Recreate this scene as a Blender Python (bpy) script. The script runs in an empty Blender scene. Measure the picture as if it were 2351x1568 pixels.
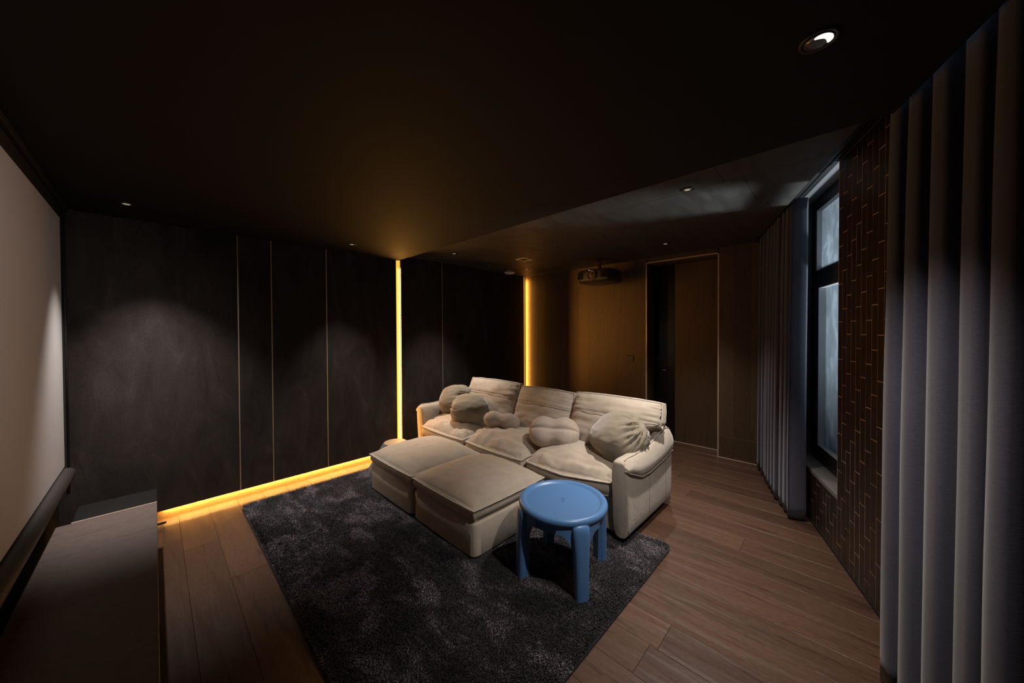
import bpy, math, random
import numpy as np
from math import sin, cos, pi, radians, sqrt
from mathutils import Vector, Matrix, noise
random.seed(7)
S = bpy.context.scene
COL = S.collection

# ------------------------------------------------------------------ camera
CR = ((0.69419, -0.71977, -0.00460), (0.01169, 0.00489, 0.99992), (-0.71970, -0.69419, 0.01181))
fw = Vector((0.71970, 0.69419, -0.01224)).normalized()
rt = Vector((0.6942, -0.7197, -0.0046)); rt = (rt - fw*rt.dot(fw)).normalized()
up = rt.cross(fw)
cam_d = bpy.data.cameras.new('camera'); cam = bpy.data.objects.new('camera', cam_d); COL.objects.link(cam)
M = Matrix((rt, up, -fw)).transposed().to_4x4(); M.translation = Vector((0, 0, 1.5)); cam.matrix_world = M
cam_d.sensor_width = 36; cam_d.lens = 12.1352; cam_d.shift_y = (770.742-784)/2351; cam_d.clip_start = .02
S.camera = cam

# ------------------------------------------------------------------ world, lights, exposure
S.view_settings.view_transform = 'Standard'; S.view_settings.look = 'None'
S.view_settings.gamma = 1; S.view_settings.use_curve_mapping = False
S.view_settings.exposure = 0.0
W = bpy.data.worlds.new('world'); S.world = W; W.use_nodes = True
W.node_tree.nodes['Background'].inputs[0].default_value = (.42, .55, .72, 1)
W.node_tree.nodes['Background'].inputs[1].default_value = 0.34
AMBER = (1.0, .43, .075)
WARM = (1.0, .80, .62)
NEUT = (1.0, .91, .84)

def spot(loc, target, power, size=75, blend=.7, color=NEUT, rad=.02):
    l = bpy.data.lights.new('ceiling_spot', 'SPOT'); l.energy = power; l.spot_size = radians(size)
    l.spot_blend = blend; l.color = color; l.shadow_soft_size = rad
    o = bpy.data.objects.new('ceiling_spot', l); COL.objects.link(o); o.location = loc
    d = Vector(target)-Vector(loc); o.rotation_euler = d.to_track_quat('-Z', 'Y').to_euler()
    return o
def area(name, loc, direction, sx, sy, power, color, upv='Y', spread=180):
    l = bpy.data.lights.new(name, 'AREA'); l.shape = 'RECTANGLE'; l.size = sx; l.size_y = sy
    l.energy = power; l.color = color; l.spread = radians(spread)
    o = bpy.data.objects.new(name, l); COL.objects.link(o); o.location = loc
    o.rotation_euler = Vector(direction).to_track_quat('-Z', upv).to_euler()
    return o
ZN, ZF = 2.37, 2.48       # near and far ceiling heights
L1 = (-.119, 3.47); L2 = (1.364, 3.501); L3 = (2.614, 3.517); L4 = (4.073, 3.604)
R1 = (1.395, .061); R2 = (2.573, .79); R3 = (3.995, 1.454)
def down(p, z, power, size=90, blend=.9, tilt=(0, 0), color=NEUT): spot((p[0], p[1], z-.012), (p[0]+tilt[0], p[1]+tilt[1], z-2), power, size, blend, color)
down(L1, ZN, 185, 72, 1, (.26, .08))
down(L2, ZN, 130, 69, 1, (.03, -.14))
down(L3, ZF, 175, 74, 1, (.02, -.10))
down(L4, ZF, 8, 60, 1, (0, -.3))
down(R1, ZN, 130, 88, 1, (.50, .56))
down(R2, ZF, 215, 82, 1, (.05, .34))
down(R3, ZF, 110, 80, 1, (-.18, -.14))
spot((.35, .45, ZN-.012), (-.42, 2.75, 1.5), 68, 54, 1, (1, .90, .84))     # added unseen lamp without a fixture beside the camera, washes the screen

# ------------------------------------------------------------------ material helpers
def mat(name, color=(.5, .5, .5), rough=.6, metal=0, spec=.5, emit=None, estr=0, sheen=0):
    m = bpy.data.materials.new(name); m.use_nodes = True
    b = m.node_tree.nodes['Principled BSDF']
    b.inputs['Base Color'].default_value = (*color, 1); b.inputs['Roughness'].default_value = rough
    b.inputs['Metallic'].default_value = metal; b.inputs['Specular IOR Level'].default_value = spec
    if emit: b.inputs['Emission Color'].default_value = (*emit, 1); b.inputs['Emission Strength'].default_value = estr
    if sheen: b.inputs['Sheen Weight'].default_value = sheen
    return m
class NT:
    def __init__(s, m): s.t = m.node_tree; s.b = s.t.nodes['Principled BSDF']
    def n(s, typ, **kw):
        x = s.t.nodes.new(typ)
        for k, v in kw.items():
            if k.startswith('i_'): x.inputs[int(k[2:]) if k[2:].isdigit() else k[2:].replace('_', ' ')].default_value = v
            else: setattr(x, k, v)
        return x
    def l(s, a, b): s.t.links.new(a, b)
    def coord(s, scale=(1, 1, 1), rot=(0, 0, 0), rand=0, kind='Object'):
        tc = s.n('ShaderNodeTexCoord'); mp = s.n('ShaderNodeMapping')
        mp.inputs['Scale'].default_value = scale; mp.inputs['Rotation'].default_value = rot
        if rand:
            oi = s.n('ShaderNodeObjectInfo'); mu = s.n('ShaderNodeMath', operation='MULTIPLY'); mu.inputs[1].default_value = rand
            s.l(oi.outputs['Random'], mu.inputs[0]); cb = s.n('ShaderNodeCombineXYZ')
            for k in range(3): s.l(mu.outputs[0], cb.inputs[k])
            ad = s.n('ShaderNodeVectorMath', operation='ADD'); s.l(tc.outputs[kind], ad.inputs[0]); s.l(cb.outputs[0], ad.inputs[1])
            s.l(ad.outputs[0], mp.inputs[0])
        else: s.l(tc.outputs[kind], mp.inputs[0])
        return mp.outputs[0]
    def noise(s, v, scale, detail=4, rough=.55, dist=0):
        x = s.n('ShaderNodeTexNoise'); x.inputs['Scale'].default_value = scale; x.inputs['Detail'].default_value = detail
        x.inputs['Roughness'].default_value = rough; x.inputs['Distortion'].default_value = dist
        s.l(v, x.inputs['Vector']); return x.outputs['Fac']
    def ramp(s, f, stops):
        x = s.n('ShaderNodeValToRGB'); e = x.color_ramp.elements
        while len(e) < len(stops): e.new(.5)
        for k, (p, c) in enumerate(stops): e[k].position = p; e[k].color = (*c, 1)
        s.l(f, x.inputs[0]); return x.outputs[0]
    def bump(s, h, strength=.2, dist=.002, prev=None):
        x = s.n('ShaderNodeBump'); x.inputs['Strength'].default_value = strength; x.inputs['Distance'].default_value = dist
        s.l(h, x.inputs['Height'])
        if prev: s.l(prev, x.inputs['Normal'])
        return x.outputs[0]
    def mix(s, f, a, b, mode='MIX'):
        x = s.n('ShaderNodeMix', data_type='RGBA', blend_type=mode)
        if hasattr(f, 'links'): s.l(f, x.inputs[0])
        else: x.inputs[0].default_value = f
        for k, v in ((6, a), (7, b)):
            if hasattr(v, 'links'): s.l(v, x.inputs[k])
            else: x.inputs[k].default_value = (*v, 1)
        return x.outputs[2]

def wood(name, dark, light, stretch, rough=.4, var=.5, bumpd=.0006, spec=.5, gscale=1, ring=0):
    m = mat(name, rough=rough, spec=spec); t = NT(m)
    v = t.coord(stretch, rand=37)
    g1 = t.noise(v, 9*gscale, 6, .6, .8); g2 = t.noise(v, 60*gscale, 3, .6)
    v2 = t.coord(tuple(.35*c for c in stretch), rand=37); g3 = t.noise(v2, 4*gscale, 2, .5, 1.5)
    w = t.n('ShaderNodeTexWave', wave_type='BANDS', bands_direction='DIAGONAL'); w.inputs['Scale'].default_value = 3*gscale
    w.inputs['Distortion'].default_value = 9; w.inputs['Detail'].default_value = 3; w.inputs['Detail Scale'].default_value = 1.2
    t.l(v2, w.inputs['Vector'])
    a = t.n('ShaderNodeMath', operation='ADD'); t.l(g1, a.inputs[0]); t.l(g3, a.inputs[1])
    a2 = t.n('ShaderNodeMath', operation='MULTIPLY_ADD'); t.l(w.outputs['Fac'], a2.inputs[0]); a2.inputs[1].default_value = .35; t.l(a.outputs[0], a2.inputs[2])
    c = t.ramp(a2.outputs[0], [(0.35*1.0, dark), (.75, tuple((d+l)/2 for d, l in zip(dark, light))), (1.0, light)])
    e = a2.outputs[0]
    oi = t.n('ShaderNodeObjectInfo'); mr = t.n('ShaderNodeMapRange'); mr.inputs[3].default_value = 1-var; mr.inputs[4].default_value = 1+var
    t.l(oi.outputs['Random'], mr.inputs[0])
    fine = t.ramp(g2, [(.35, (.72, .72, .72)), (.6, (1.12, 1.12, 1.12))])
    c2 = t.mix(1.0, c, fine, 'MULTIPLY'); cc = t.n('ShaderNodeVectorMath', operation='SCALE')
    t.l(c2, cc.inputs[0]); t.l(mr.outputs[0], cc.inputs['Scale']); t.l(cc.outputs[0], t.b.inputs['Base Color'])
    nb = t.bump(g2, .5, bumpd)
    if ring: nb = t.bump(w.outputs['Fac'], .35, ring, nb)
    t.l(nb, t.b.inputs['Normal'])
    rr = t.n('ShaderNodeMapRange'); rr.inputs[3].default_value = rough-.08; rr.inputs[4].default_value = rough+.12; t.l(g1, rr.inputs[0]); t.l(rr.outputs[0], t.b.inputs['Roughness'])
    return m

def fabric(name, color, rough=.9, weave=900, amp=.25, mott=.12, sheen=.2, big=None):
    m = mat(name, color, rough, spec=.2, sheen=sheen); t = NT(m); v = t.coord()
    n1 = t.noise(v, weave, 2, .6); n2 = t.noise(v, 14, 3, .6)
    k = t.ramp(n1, [(.3, tuple(c*(1-mott) for c in color)), (.7, tuple(min(1, c*(1+mott)) for c in color))])
    k2 = t.ramp(n2, [(.3, (.93, .93, .93)), (.7, (1.05, 1.05, 1.05))])
    t.l(t.mix(1.0, k, k2, 'MULTIPLY'), t.b.inputs['Base Color'])
    nb = t.bump(n1, amp, .0012)
    if big: nb = t.bump(t.noise(v, big[0], 4, .6, .5), big[1], big[2], nb)
    t.l(nb, t.b.inputs['Normal'])
    return m

m_floor = wood('oak_floor', (.017, .009, .006), (.086, .044, .026), (5, .55, 5), rough=.38, var=.22, bumpd=.0012, ring=.004)
m_veneer = wood('dark_oak_veneer', (.020, .0125, .0072), (.125, .078, .042), (6, 6, .5), rough=.5, var=.16)
m_cab = wood('grey_brown_wood', (.085, .063, .056), (.150, .112, .098), (.5, 5, 5), rough=.5, var=.05)
m_ceil_n = mat('black_ceiling_paint', (.0085, .0070, .0064), .75, spec=.3)
m_ceil_f = mat('dark_ceiling_panel', (.050, .048, .045), .55, spec=.4)
t = NT(m_ceil_f); nn = t.noise(t.coord((1, 5, 1), (0, 0, .2)), 2.2, 6, .6, .6)
t.l(t.ramp(nn, [(.3, (.036, .034, .031)), (.7, (.074, .070, .064))]), t.b.inputs['Base Color'])
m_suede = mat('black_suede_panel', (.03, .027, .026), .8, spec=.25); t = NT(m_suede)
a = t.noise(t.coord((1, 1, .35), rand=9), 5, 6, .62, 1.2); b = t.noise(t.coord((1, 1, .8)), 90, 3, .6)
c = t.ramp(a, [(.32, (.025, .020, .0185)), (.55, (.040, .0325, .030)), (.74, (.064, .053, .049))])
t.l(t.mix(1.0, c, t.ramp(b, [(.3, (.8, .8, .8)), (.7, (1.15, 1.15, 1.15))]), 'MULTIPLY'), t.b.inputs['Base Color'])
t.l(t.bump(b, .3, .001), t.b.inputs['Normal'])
m_black = mat('matt_black', (.008, .008, .008), .6)
m_blackgloss = mat('black_glass', (.006, .006, .007), .25)
m_brass = mat('brass_inlay', (.75, .58, .38), .45, .8)
m_rose = mat('rose_metal_trim', (.88, .70, .56), .5, .3)
m_metal = mat('grey_metal', (.35, .35, .36), .4, 1)
m_alu = mat('dark_aluminium', (.035, .035, .038), .45, .4)
m_sofa = fabric('beige_sofa_fabric', (.42, .358, .288), .9, 700, .5, .16, .25, (7, .25, .02))
m_pipe = fabric('sofa_piping', (.50, .44, .37), .9, 700, .3, .1, .2)
m_olive = fabric('olive_velvet', (.215, .182, .130), .85, 500, .25, .12, .5, (16, .35, .012))
m_pink = fabric('blush_jersey', (.41, .335, .28), .85, 700, .2, .06, .3)
m_curt = mat('grey_curtain_fabric', (.1, .1, .14), .9, spec=.2, sheen=.3); t = NT(m_curt); a = t.noise(t.coord((60, 60, 420)), 1, 3, .65); b = t.noise(t.coord(), 3, 2)
t.l(t.mix(1.0, t.ramp(a, [(.3, (.060, .061, .088)), (.7, (.090, .090, .124))]), t.ramp(b, [(.3, (.9, .9, .9)), (.7, (1.06, 1.06, 1.06))]), 'MULTIPLY'), t.b.inputs['Base Color'])
t.l(t.bump(a, .25, .001), t.b.inputs['Normal'])
m_screen = mat('matt_white_screen', (.62, .60, .60), .9, spec=.1)
m_blue = mat('blue_plastic', (.085, .205, .43), .36, spec=.5)
t = NT(m_blue); t.l(t.bump(t.noise(t.coord(), 350, 2), .12, .0006), t.b.inputs['Normal'])
m_tile = mat('brown_wall_tile', (.035, .022, .015), .35); t = NT(m_tile)
a = t.noise(t.coord(rand=11), 30, 4, .6)
t.l(t.ramp(a, [(.3, (.020, .012, .009)), (.7, (.045, .027, .018))]), t.b.inputs['Base Color']); t.l(t.bump(t.noise(t.coord(), 60, 3), .35, .001), t.b.inputs['Normal'])
m_grout = mat('tan_grout', (.72, .52, .36), .85)
m_sill = mat('stone_sill', (.22, .20, .19), .5)
m_led = mat('amber_led_glow', (.9, .6, .2), .5, emit=(1, .56, .07), estr=1.0)  # on the slot's channel face this emission stands for LED light falling on it
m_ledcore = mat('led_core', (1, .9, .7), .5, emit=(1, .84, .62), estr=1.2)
m_lamp = mat('lamp_glow', (1, .95, .9), .5, emit=(1, .96, .93), estr=1.0)
m_lampdim = mat('lamp_reflector', (.35, .30, .26), .25, .8)
m_white = mat('white_plastic', (.85, .83, .80), .5)
m_bluelight = mat('blue_indicator', (.05, .2, 1), .5, emit=(.08, .3, 1), estr=4)
m_cable = mat('red_cable', (.4, .08, .04), .5)
m_proj = mat('projector_shell', (.05, .045, .04), .4)
m_lens = mat('projector_lens', (.25, .17, .07), .12, .3)
m_grey = fabric('grey_felt', (.13, .115, .10), .9, 500, .3, .1, .2)
m_top = mat('drum_top', (.32, .25, .17), .6)
# frosted, streaky window glass that lets daylight through
m_glass = bpy.data.materials.new('streaky_glass'); m_glass.use_nodes = True
nt = m_glass.node_tree; nt.nodes.clear()
class G(NT):
    def __init__(s, m): s.t = m.node_tree
g = G(m_glass)
out = g.n('ShaderNodeOutputMaterial'); tr = g.n('ShaderNodeBsdfTranslucent'); gl = g.n('ShaderNodeBsdfGlossy'); tp = g.n('ShaderNodeBsdfTransparent')
gl.inputs['Roughness'].default_value = .15; gl.inputs['Color'].default_value = (.6, .7, .8, 1)
st = g.noise(g.coord((2.5, 2.5, .9)), 5, 9, .62, .9)
g.l(g.ramp(st, [(.3, (.06, .068, .076)), (.52, (.10, .115, .13)), (.72, (.20, .225, .245))]), tr.inputs['Color'])
m1 = g.n('ShaderNodeMixShader'); m1.inputs[0].default_value = .08; g.l(tr.outputs[0], m1.inputs[1]); g.l(gl.outputs[0], m1.inputs[2])
m2 = g.n('ShaderNodeMixShader'); m2.inputs[0].default_value = .45; g.l(m1.outputs[0], m2.inputs[1]); g.l(tp.outputs[0], m2.inputs[2])
g.l(m2.outputs[0], out.inputs['Surface'])

# ------------------------------------------------------------------ object helpers
WL = {}
def wl(o): return WL.get(o.name, Vector((0, 0, 0)))
def props(o, label=None, cat=None, group=None, kind=None):
    if label: o['label'] = label
    if cat: o['category'] = cat
    if group: o['group'] = group
    if kind: o['kind'] = kind
    return o
def empty(name, loc, label, cat, group=None):
    o = bpy.data.objects.new(name, None); COL.objects.link(o); o.location = loc; o.empty_display_size = .05
    WL[o.name] = Vector(loc); return props(o, label, cat, group)
def mk(name, verts, faces, m, parent=None, origin=None, smooth=False, auto=None):
    """verts in world coordinates; the object sits at its parent's origin (or at origin)."""
    w = wl(parent) if parent else Vector(origin or (0, 0, 0))
    V = np.asarray(verts, dtype=float).reshape(-1, 3) - np.array(w)
    me = bpy.data.meshes.new(name); me.from_pydata(V.tolist(), [], [list(map(int, f)) for f in faces]); me.validate()
    o = bpy.data.objects.new(name, me); COL.objects.link(o); me.materials.append(m)
    if smooth: me.polygons.foreach_set('use_smooth', [True]*len(me.polygons))
    if parent: o.parent = parent
    else: o.location = w
    WL[o.name] = w
    if auto is not None:
        me.set_sharp_from_angle(angle=radians(auto))
    return o
class B:
    """collects primitives into one mesh"""
    def __init__(s): s.v = []; s.f = []
    def add(s, v, f):
        k = len(s.v); s.v += [tuple(p) for p in v]; s.f += [[i+k for i in q] for q in f]; return s
    def box(s, x0, x1, y0, y1, z0, z1, bev=0, T=None):
        if bev <= 0:
            v = [(x, y, z) for x in (x0, x1) for y in (y0, y1) for z in (z0, z1)]
            f = [(0, 1, 3, 2), (4, 6, 7, 5), (0, 4, 5, 1), (2, 3, 7, 6), (0, 2, 6, 4), (1, 5, 7, 3)]
        else:
            b = bev; xs = (x0, x1); v = []; 
            idx = {}
            for i, x in enumerate((x0, x1)):
                for j, y in enumerate((y0, y1)):
                    for k, z in enumerate((z0, z1)):
                        sx, sy, sz = (1, -1)[i], (1, -1)[j], (1, -1)[k]
                        for ax in range(3):
                            p = [x+sx*b, y+sy*b, z+sz*b]; p[ax] = (x, y, z)[ax]
                            idx[(i, j, k, ax)] = len(v); v.append(tuple(p))
            f = []
            for ax in range(3):
                a1, a2 = [q for q in range(3) if q != ax]
                for e in (0, 1):
                    q = []
                    for (p1, p2) in ((0, 0), (1, 0), (1, 1), (0, 1)):
                        key = [0, 0, 0]; key[ax] = e; key[a1] = p1; key[a2] = p2; q.append(idx[(*key, ax)])
                    f.append(q)
                for e1 in (0, 1):
                    for e2 in (0, 1):   # edge along ax
                        k0 = [0, 0, 0]; k0[a1] = e1; k0[a2] = e2; k1 = list(k0); k1[ax] = 1
                        f.append([idx[(*k0, a1)], idx[(*k1, a1)], idx[(*k1, a2)], idx[(*k0, a2)]])
            for i in (0, 1):
                for j in (0, 1):
                    for k in (0, 1): f.append([idx[(i, j, k, 0)], idx[(i, j, k, 1)], idx[(i, j, k, 2)]])
        if T: v = [T(p) for p in v]
        return s.add(v, f)
    def lathe(s, prof, c, n=32, axis='Z', sq=1):
        k = len(s.v); v = []; f = []
        for (r, h) in prof:
            for i in range(n):
                a = 2*pi*i/n; x, y = r*cos(a), r*sin(a)*sq
                v.append({'Z': (c[0]+x, c[1]+y, c[2]+h), 'X': (c[0]+h, c[1]+x, c[2]+y), 'Y': (c[0]+x, c[1]+h, c[2]+y)}[axis])
        for j in range(len(prof)-1):
            for i in range(n): f.append([j*n+i, j*n+(i+1) % n, (j+1)*n+(i+1) % n, (j+1)*n+i])
        f.append(list(range(n))[::-1]); f.append([(len(prof)-1)*n+i for i in range(n)])
        return s.add(v, f)
    def tube(s, pts, r, n=8, closed=False):
        P = [Vector(p) for p in pts]; N = len(P); v = []; f = []
        prev = None
        for i in range(N):
            if closed: d = P[(i+1) % N]-P[i-1]
            else: d = P[min(i+1, N-1)]-P[max(i-1, 0)]
            d.normalize()
            if prev is None:
                a = Vector((0, 0, 1)) if abs(d.z) < .9 else Vector((1, 0, 0)); prev = (a-d*a.dot(d)).normalized()
            prev = (prev-d*prev.dot(d)).normalized(); q = d.cross(prev)
            rr = r(i) if callable(r) else r
            for k in range(n): v.append(P[i]+(prev*cos(2*pi*k/n)+q*sin(2*pi*k/n))*rr)
        for i in range(N if closed else N-1):
            for k in range(n): f.append([i*n+k, i*n+(k+1) % n, ((i+1) % N)*n+(k+1) % n, ((i+1) % N)*n+k])
        if not closed: f.append(list(range(n))[::-1]); f.append([(N-1)*n+k for k in range(n)])
        return s.add(v, f)
    def loft(s, rings, cap=True):
        n = len(rings[0]); v = [p for r in rings for p in r]; f = []
        for j in range(len(rings)-1):
            for i in range(n): f.append([j*n+i, j*n+(i+1) % n, (j+1)*n+(i+1) % n, (j+1)*n+i])
        if cap: f.append(list(range(n))[::-1]); f.append([(len(rings)-1)*n+i for i in range(n)])
        return s.add(v, f)
    def go(s, name, m, parent=None, origin=None, smooth=False, auto=None): 
        return mk(name, s.v, s.f, m, parent, origin, smooth, auto)
def sprism(poly, z0, z1, bev=0):
    """convex polygon -> slab with a chamfered top"""
    n = len(poly); cx = sum(p[0] for p in poly)/n; cy = sum(p[1] for p in poly)/n
    v = [(x, y, z0) for x, y in poly]+[(x, y, z1-bev) for x, y in poly]
    ins = []
    for x, y in poly:
        d = sqrt((x-cx)**2+(y-cy)**2) or 1
        ins.append((x-np.sign(x-cx)*min(bev, abs(x-cx)), y-np.sign(y-cy)*min(bev, abs(y-cy)), z1))
    v += ins; f = []
    for j in range(2):
        for i in range(n): f.append([j*n+i, j*n+(i+1) % n, (j+1)*n+(i+1) % n, (j+1)*n+i])
    f.append([2*n+i for i in range(n)]); f.append(list(range(n))[::-1])
    return v, f
def clip(poly, a, b, c):
    """keep a*x+b*y >= c"""
    o = []
    for i in range(len(poly)):
        p, q = poly[i], poly[(i+1) % len(poly)]; dp = a*p[0]+b*p[1]-c; dq = a*q[0]+b*q[1]-c
        if dp >= 0: o.append(p)
        if dp*dq < 0: t_ = dp/(dp-dq); o.append((p[0]+t_*(q[0]-p[0]), p[1]+t_*(q[1]-p[1])))
    return o
# right wall frame: s along the wall, d = distance into the room
PHI = .3246; TX, TY = cos(PHI), sin(PHI); NX, NY = -sin(PHI), cos(PHI); WD = -.9618
def RW(s, d, z=0): return (TX*s+NX*(WD+d), TY*s+NY*(WD+d), z)
def rw(p): return RW(p[0], p[1], p[2])
XS, YL, YA, XD, XE = -.50, 3.91, 4.12, 4.646, 2.04

# ================================================================== STRUCTURE
# floor
fl = B(); fl.box(XS-.1, XD+.35, -1.35, YA+.1, -.06, -.021)
floor = fl.go('floor', mat('subfloor', (.01, .008, .006), .9)); props(floor, kind='structure')
pw = .188; k0 = .31
rng = random.Random(3)
for k in range(-5, 25):
    x0 = k0+pw*k; x1 = x0+pw
    y = -1.6+rng.random()*1.4 if k not in (-1, 0, -2) else {-1: 3.272-1.9*3, 0: 2.69-1.9*3, -2: 3.467-1.9*3}[k]
    y -= 1.9
    while y < 4.3:
        p = [(x0, y), (x1, y), (x1, y+1.9), (x0, y+1.9)]
        p = clip(p, 1, 0, XS); p = clip(p, -1, 0, -XD) if p else p
        p = clip(p, NX, NY, WD+.001) if p else p
        p = clip(p, 0, -1, -(3.955 if x0 < 2.0 else YA)) if p else p
        y += 1.9
        if len(p) < 3: continue
        ar = abs(sum(p[i][0]*p[(i+1) % len(p)][1]-p[(i+1) % len(p)][0]*p[i][1] for i in range(len(p))))/2
        if ar < .004: continue
        cx = sum(q[0] for q in p)/len(p); cy = sum(q[1] for q in p)/len(p)
        p = [(q[0]-np.sign(q[0]-cx)*.0005, q[1]-np.sign(q[1]-cy)*.0005) for q in p]
        v, f = sprism(p, -.02, 0, .001); mk('plank', v, f, m_floor, floor)
for (x0, x1) in ((XD, 4.80), (4.80, 4.93)):
    v, f = sprism([(x0+.001, 1.08), (x1-.001, 1.08), (x1-.001, 1.94), (x0+.001, 1.94)], -.02, 0, .0016); mk('plank', v, f, m_floor, floor)

# ceilings
near = B(); near.box(XS-.1, 2.075, -1.4, YL+.1, ZN, ZN+.02); near.box(2.06, 2.075, -1.4, YL+.1, ZN, 2.75)
def ceil_poly(poly, z, th, name, m, parent=None):
    poly = clip(poly, NX, NY, WD+.17)
    v, f = sprism(poly, z, z+th, 0); return mk(name, v, f, m, parent)
ceiling = ceil_poly([(XS-.1, -2), (2.075, -2), (2.075, YA+.1), (XS-.1, YA+.1)], ZN+.012, .02, 'ceiling', m_black); props(ceiling, kind='structure')
# board joints of the near ceiling: a joint at x = 1.86, boards as parts
for (a0, a1) in ((XS, 1.8585), (1.86, 2.075)):
    poly = clip([(a0, -2), (a1, -2), (a1, YA), (a0, YA)], NX, NY, WD+.17)
    v, f = sprism(poly, ZN, ZN+.012, 0); mk('ceiling_board', v, f, m_ceil_n, ceiling)
# step up to the far ceiling
st = B(); st.box(2.060, 2.075, WD/NY+.37+(2.06*-NX)/NY-.17, YA, ZN+.012, ZF+.02); st.go('step_board', m_ceil_n, ceiling)
# far ceiling boards with recessed joints
xs = [2.075, 2.62, 3.25, 3.95, XD+.01]
rng = random.Random(5)
for i in range(4):
    y = YA+.05; first = True
    while y > .2:
        h = 1.3 if not first else .5+rng.random()*.8
        first = False
        poly = [(xs[i]+.0015, y-h+.0015), (xs[i+1]-.0015, y-h+.0015), (xs[i+1]-.0015, y-.0015), (xs[i]+.0015, y-.0015)]
        poly = clip(poly, NX, NY, WD+.17)
        if len(poly) > 2:
            v, f = sprism(poly, ZF, ZF+.015, 0); mk('ceiling_board', v, f, m_ceil_f, ceiling)
        y -= h
v, f = sprism(clip([(2.06, -1), (XD+.1, -1), (XD+.1, YA+.1), (2.06, YA+.1)], NX, NY, WD+.17), ZF+.016, ZF+.03); mk('ceiling_slab', v, f, m_black, ceiling)
# curtain pocket above the right wall
pk = B(); pk.box(-.7, 4.75, -.02, .20, 2.60, 2.64, T=rw); pk.box(-.7, 4.75, 0.165, .178, ZF+.001, 2.60, T=rw)
pk.go('trim_1', m_black); props(bpy.data.objects['trim_1'], kind='structure')

# left wall: suede panels with brass inlays, floating over a lit plinth recess
wlb = B(); wlb.box(XS-.1, XE-.012, 3.96, 4.16, -.02, ZN+.02); wall_left = wlb.go('wall_left', m_black); props(wall_left, kind='structure')
edges = [XS+.001, .525, .776, 1.258, XE]
for i in range(4):
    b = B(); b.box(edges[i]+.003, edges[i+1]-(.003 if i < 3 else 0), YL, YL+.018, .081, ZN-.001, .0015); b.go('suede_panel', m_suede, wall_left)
for x in edges[1:4]:
    b = B(); b.box(x-.0042, x+.0042, YL-.0025, YL+.012, .081, ZN-.002); b.go('brass_inlay', m_brass, wall_left)
b = B(); b.box(XE-.012, XE, YL+.018, 4.0, .0, ZN-.001); b.go('end_panel', m_suede, wall_left)
b = B(); b.box(XS, XE-.012, YL+.036, YL+.045, 0, .078); b.go('plinth_board', wood('plinth_wood', (.16, .10, .05), (.40, .27, .14), (.5, 5, 5), .5, .05), wall_left)
# lit slot at the end of the left wall
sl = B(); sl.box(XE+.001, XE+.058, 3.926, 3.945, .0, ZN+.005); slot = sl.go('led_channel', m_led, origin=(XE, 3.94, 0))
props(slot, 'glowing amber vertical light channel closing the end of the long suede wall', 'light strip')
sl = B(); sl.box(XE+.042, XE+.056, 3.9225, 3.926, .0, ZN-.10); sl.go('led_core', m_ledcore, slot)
area('slot_lamp', (XE+.049, 3.9212, 1.16), (.18, -1, 0), .010, 2.24, 15, AMBER, 'Y')
area('slot_lamp', (XE+.012, 3.9240, 1.16), (1, -.34, 0), .004, 2.24, 6, AMBER, 'Y', 64)
# plinth LED
area('plinth_lamp', (1.03, 3.938, .092), (0, -.35, -1), 1.98, .012, 26, (1, .54, .13), 'Y')
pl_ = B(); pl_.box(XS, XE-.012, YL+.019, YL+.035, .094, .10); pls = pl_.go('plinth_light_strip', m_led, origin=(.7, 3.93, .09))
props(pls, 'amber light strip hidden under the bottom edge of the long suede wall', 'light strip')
# alcove wall beyond the slot
wa = B(); wa.box(XE+.055, XD+.1, YA+.02, 4.3, -.02, 2.55); wa.box(XE+.060, XE+.072, 3.909, YA+.02, 0, 2.55)
wall_alc = wa.go('wall_alcove', m_black); props(wall_alc, kind='structure')
ed = [XE+.074, 2.846, 3.721, 4.022, 4.585]
for i in range(4):
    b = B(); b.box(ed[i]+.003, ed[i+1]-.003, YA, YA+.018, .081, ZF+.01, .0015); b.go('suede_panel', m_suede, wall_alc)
b = B(); b.box(ed[1]-.0045, ed[1]+.0045, YA-.0025, YA+.012, .081, ZF); b.go('brass_inlay', m_brass, wall_alc)
# corner LED washing the wooden wall
area('corner_lamp', (4.60, YA+.012, 1.24), (1, -.2, 0), .02, 2.35, 16, AMBER, 'Y')
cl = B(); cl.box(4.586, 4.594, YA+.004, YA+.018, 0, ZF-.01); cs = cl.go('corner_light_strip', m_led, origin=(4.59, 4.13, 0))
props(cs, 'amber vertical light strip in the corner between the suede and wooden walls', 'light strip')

# door wall with veneer boards
dw = B(); dw.box(XD+.013, XD+.30, 1.95, YA+.2, -.02, 2.60); dw.box(XD+.013, XD+.30, .3, 1.075, -.02, 2.60); dw.box(XD+.013, XD+.30, 1.07, 1.955, 2.43, 2.60); dw.box(XD+.27, XD+.32, 1.0, 2.0, -.02, 2.5)
wall_door = dw.go('wall_door', m_black); props(wall_door, kind='structure')
ys = [1.950, 2.08, 2.25, 2.37, 2.52, 2.70, 2.85, 3.02, 3.16, 3.34, 3.50, 3.68, 3.83, 4.0, 4.165]
for i in range(len(ys)-1):
    b = B(); b.box(XD, XD+.012, ys[i]+.0004, ys[i+1]-.0004, 0, ZF, .0006); b.go('veneer_board', m_veneer, wall_door)
for (a0, a1) in ((.50, .76), (.76, .92), (.92, 1.074)):
    b = B(); b.box(XD, XD+.012, a0+.0004, a1-.0004, .253, ZF, .0006); b.go('veneer_board', m_veneer, wall_door)
b = B(); b.box(XD, XD+.012, 1.086, 1.937, 2.425, ZF, .0006); b.go('veneer_board', m_veneer, wall_door)
b = B(); b.box(XD-.001, XD+.012, .50, 1.074, 0, .251, .001); bb = b.go('baseboard_door', m_veneer); props(bb, kind='structure')
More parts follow.
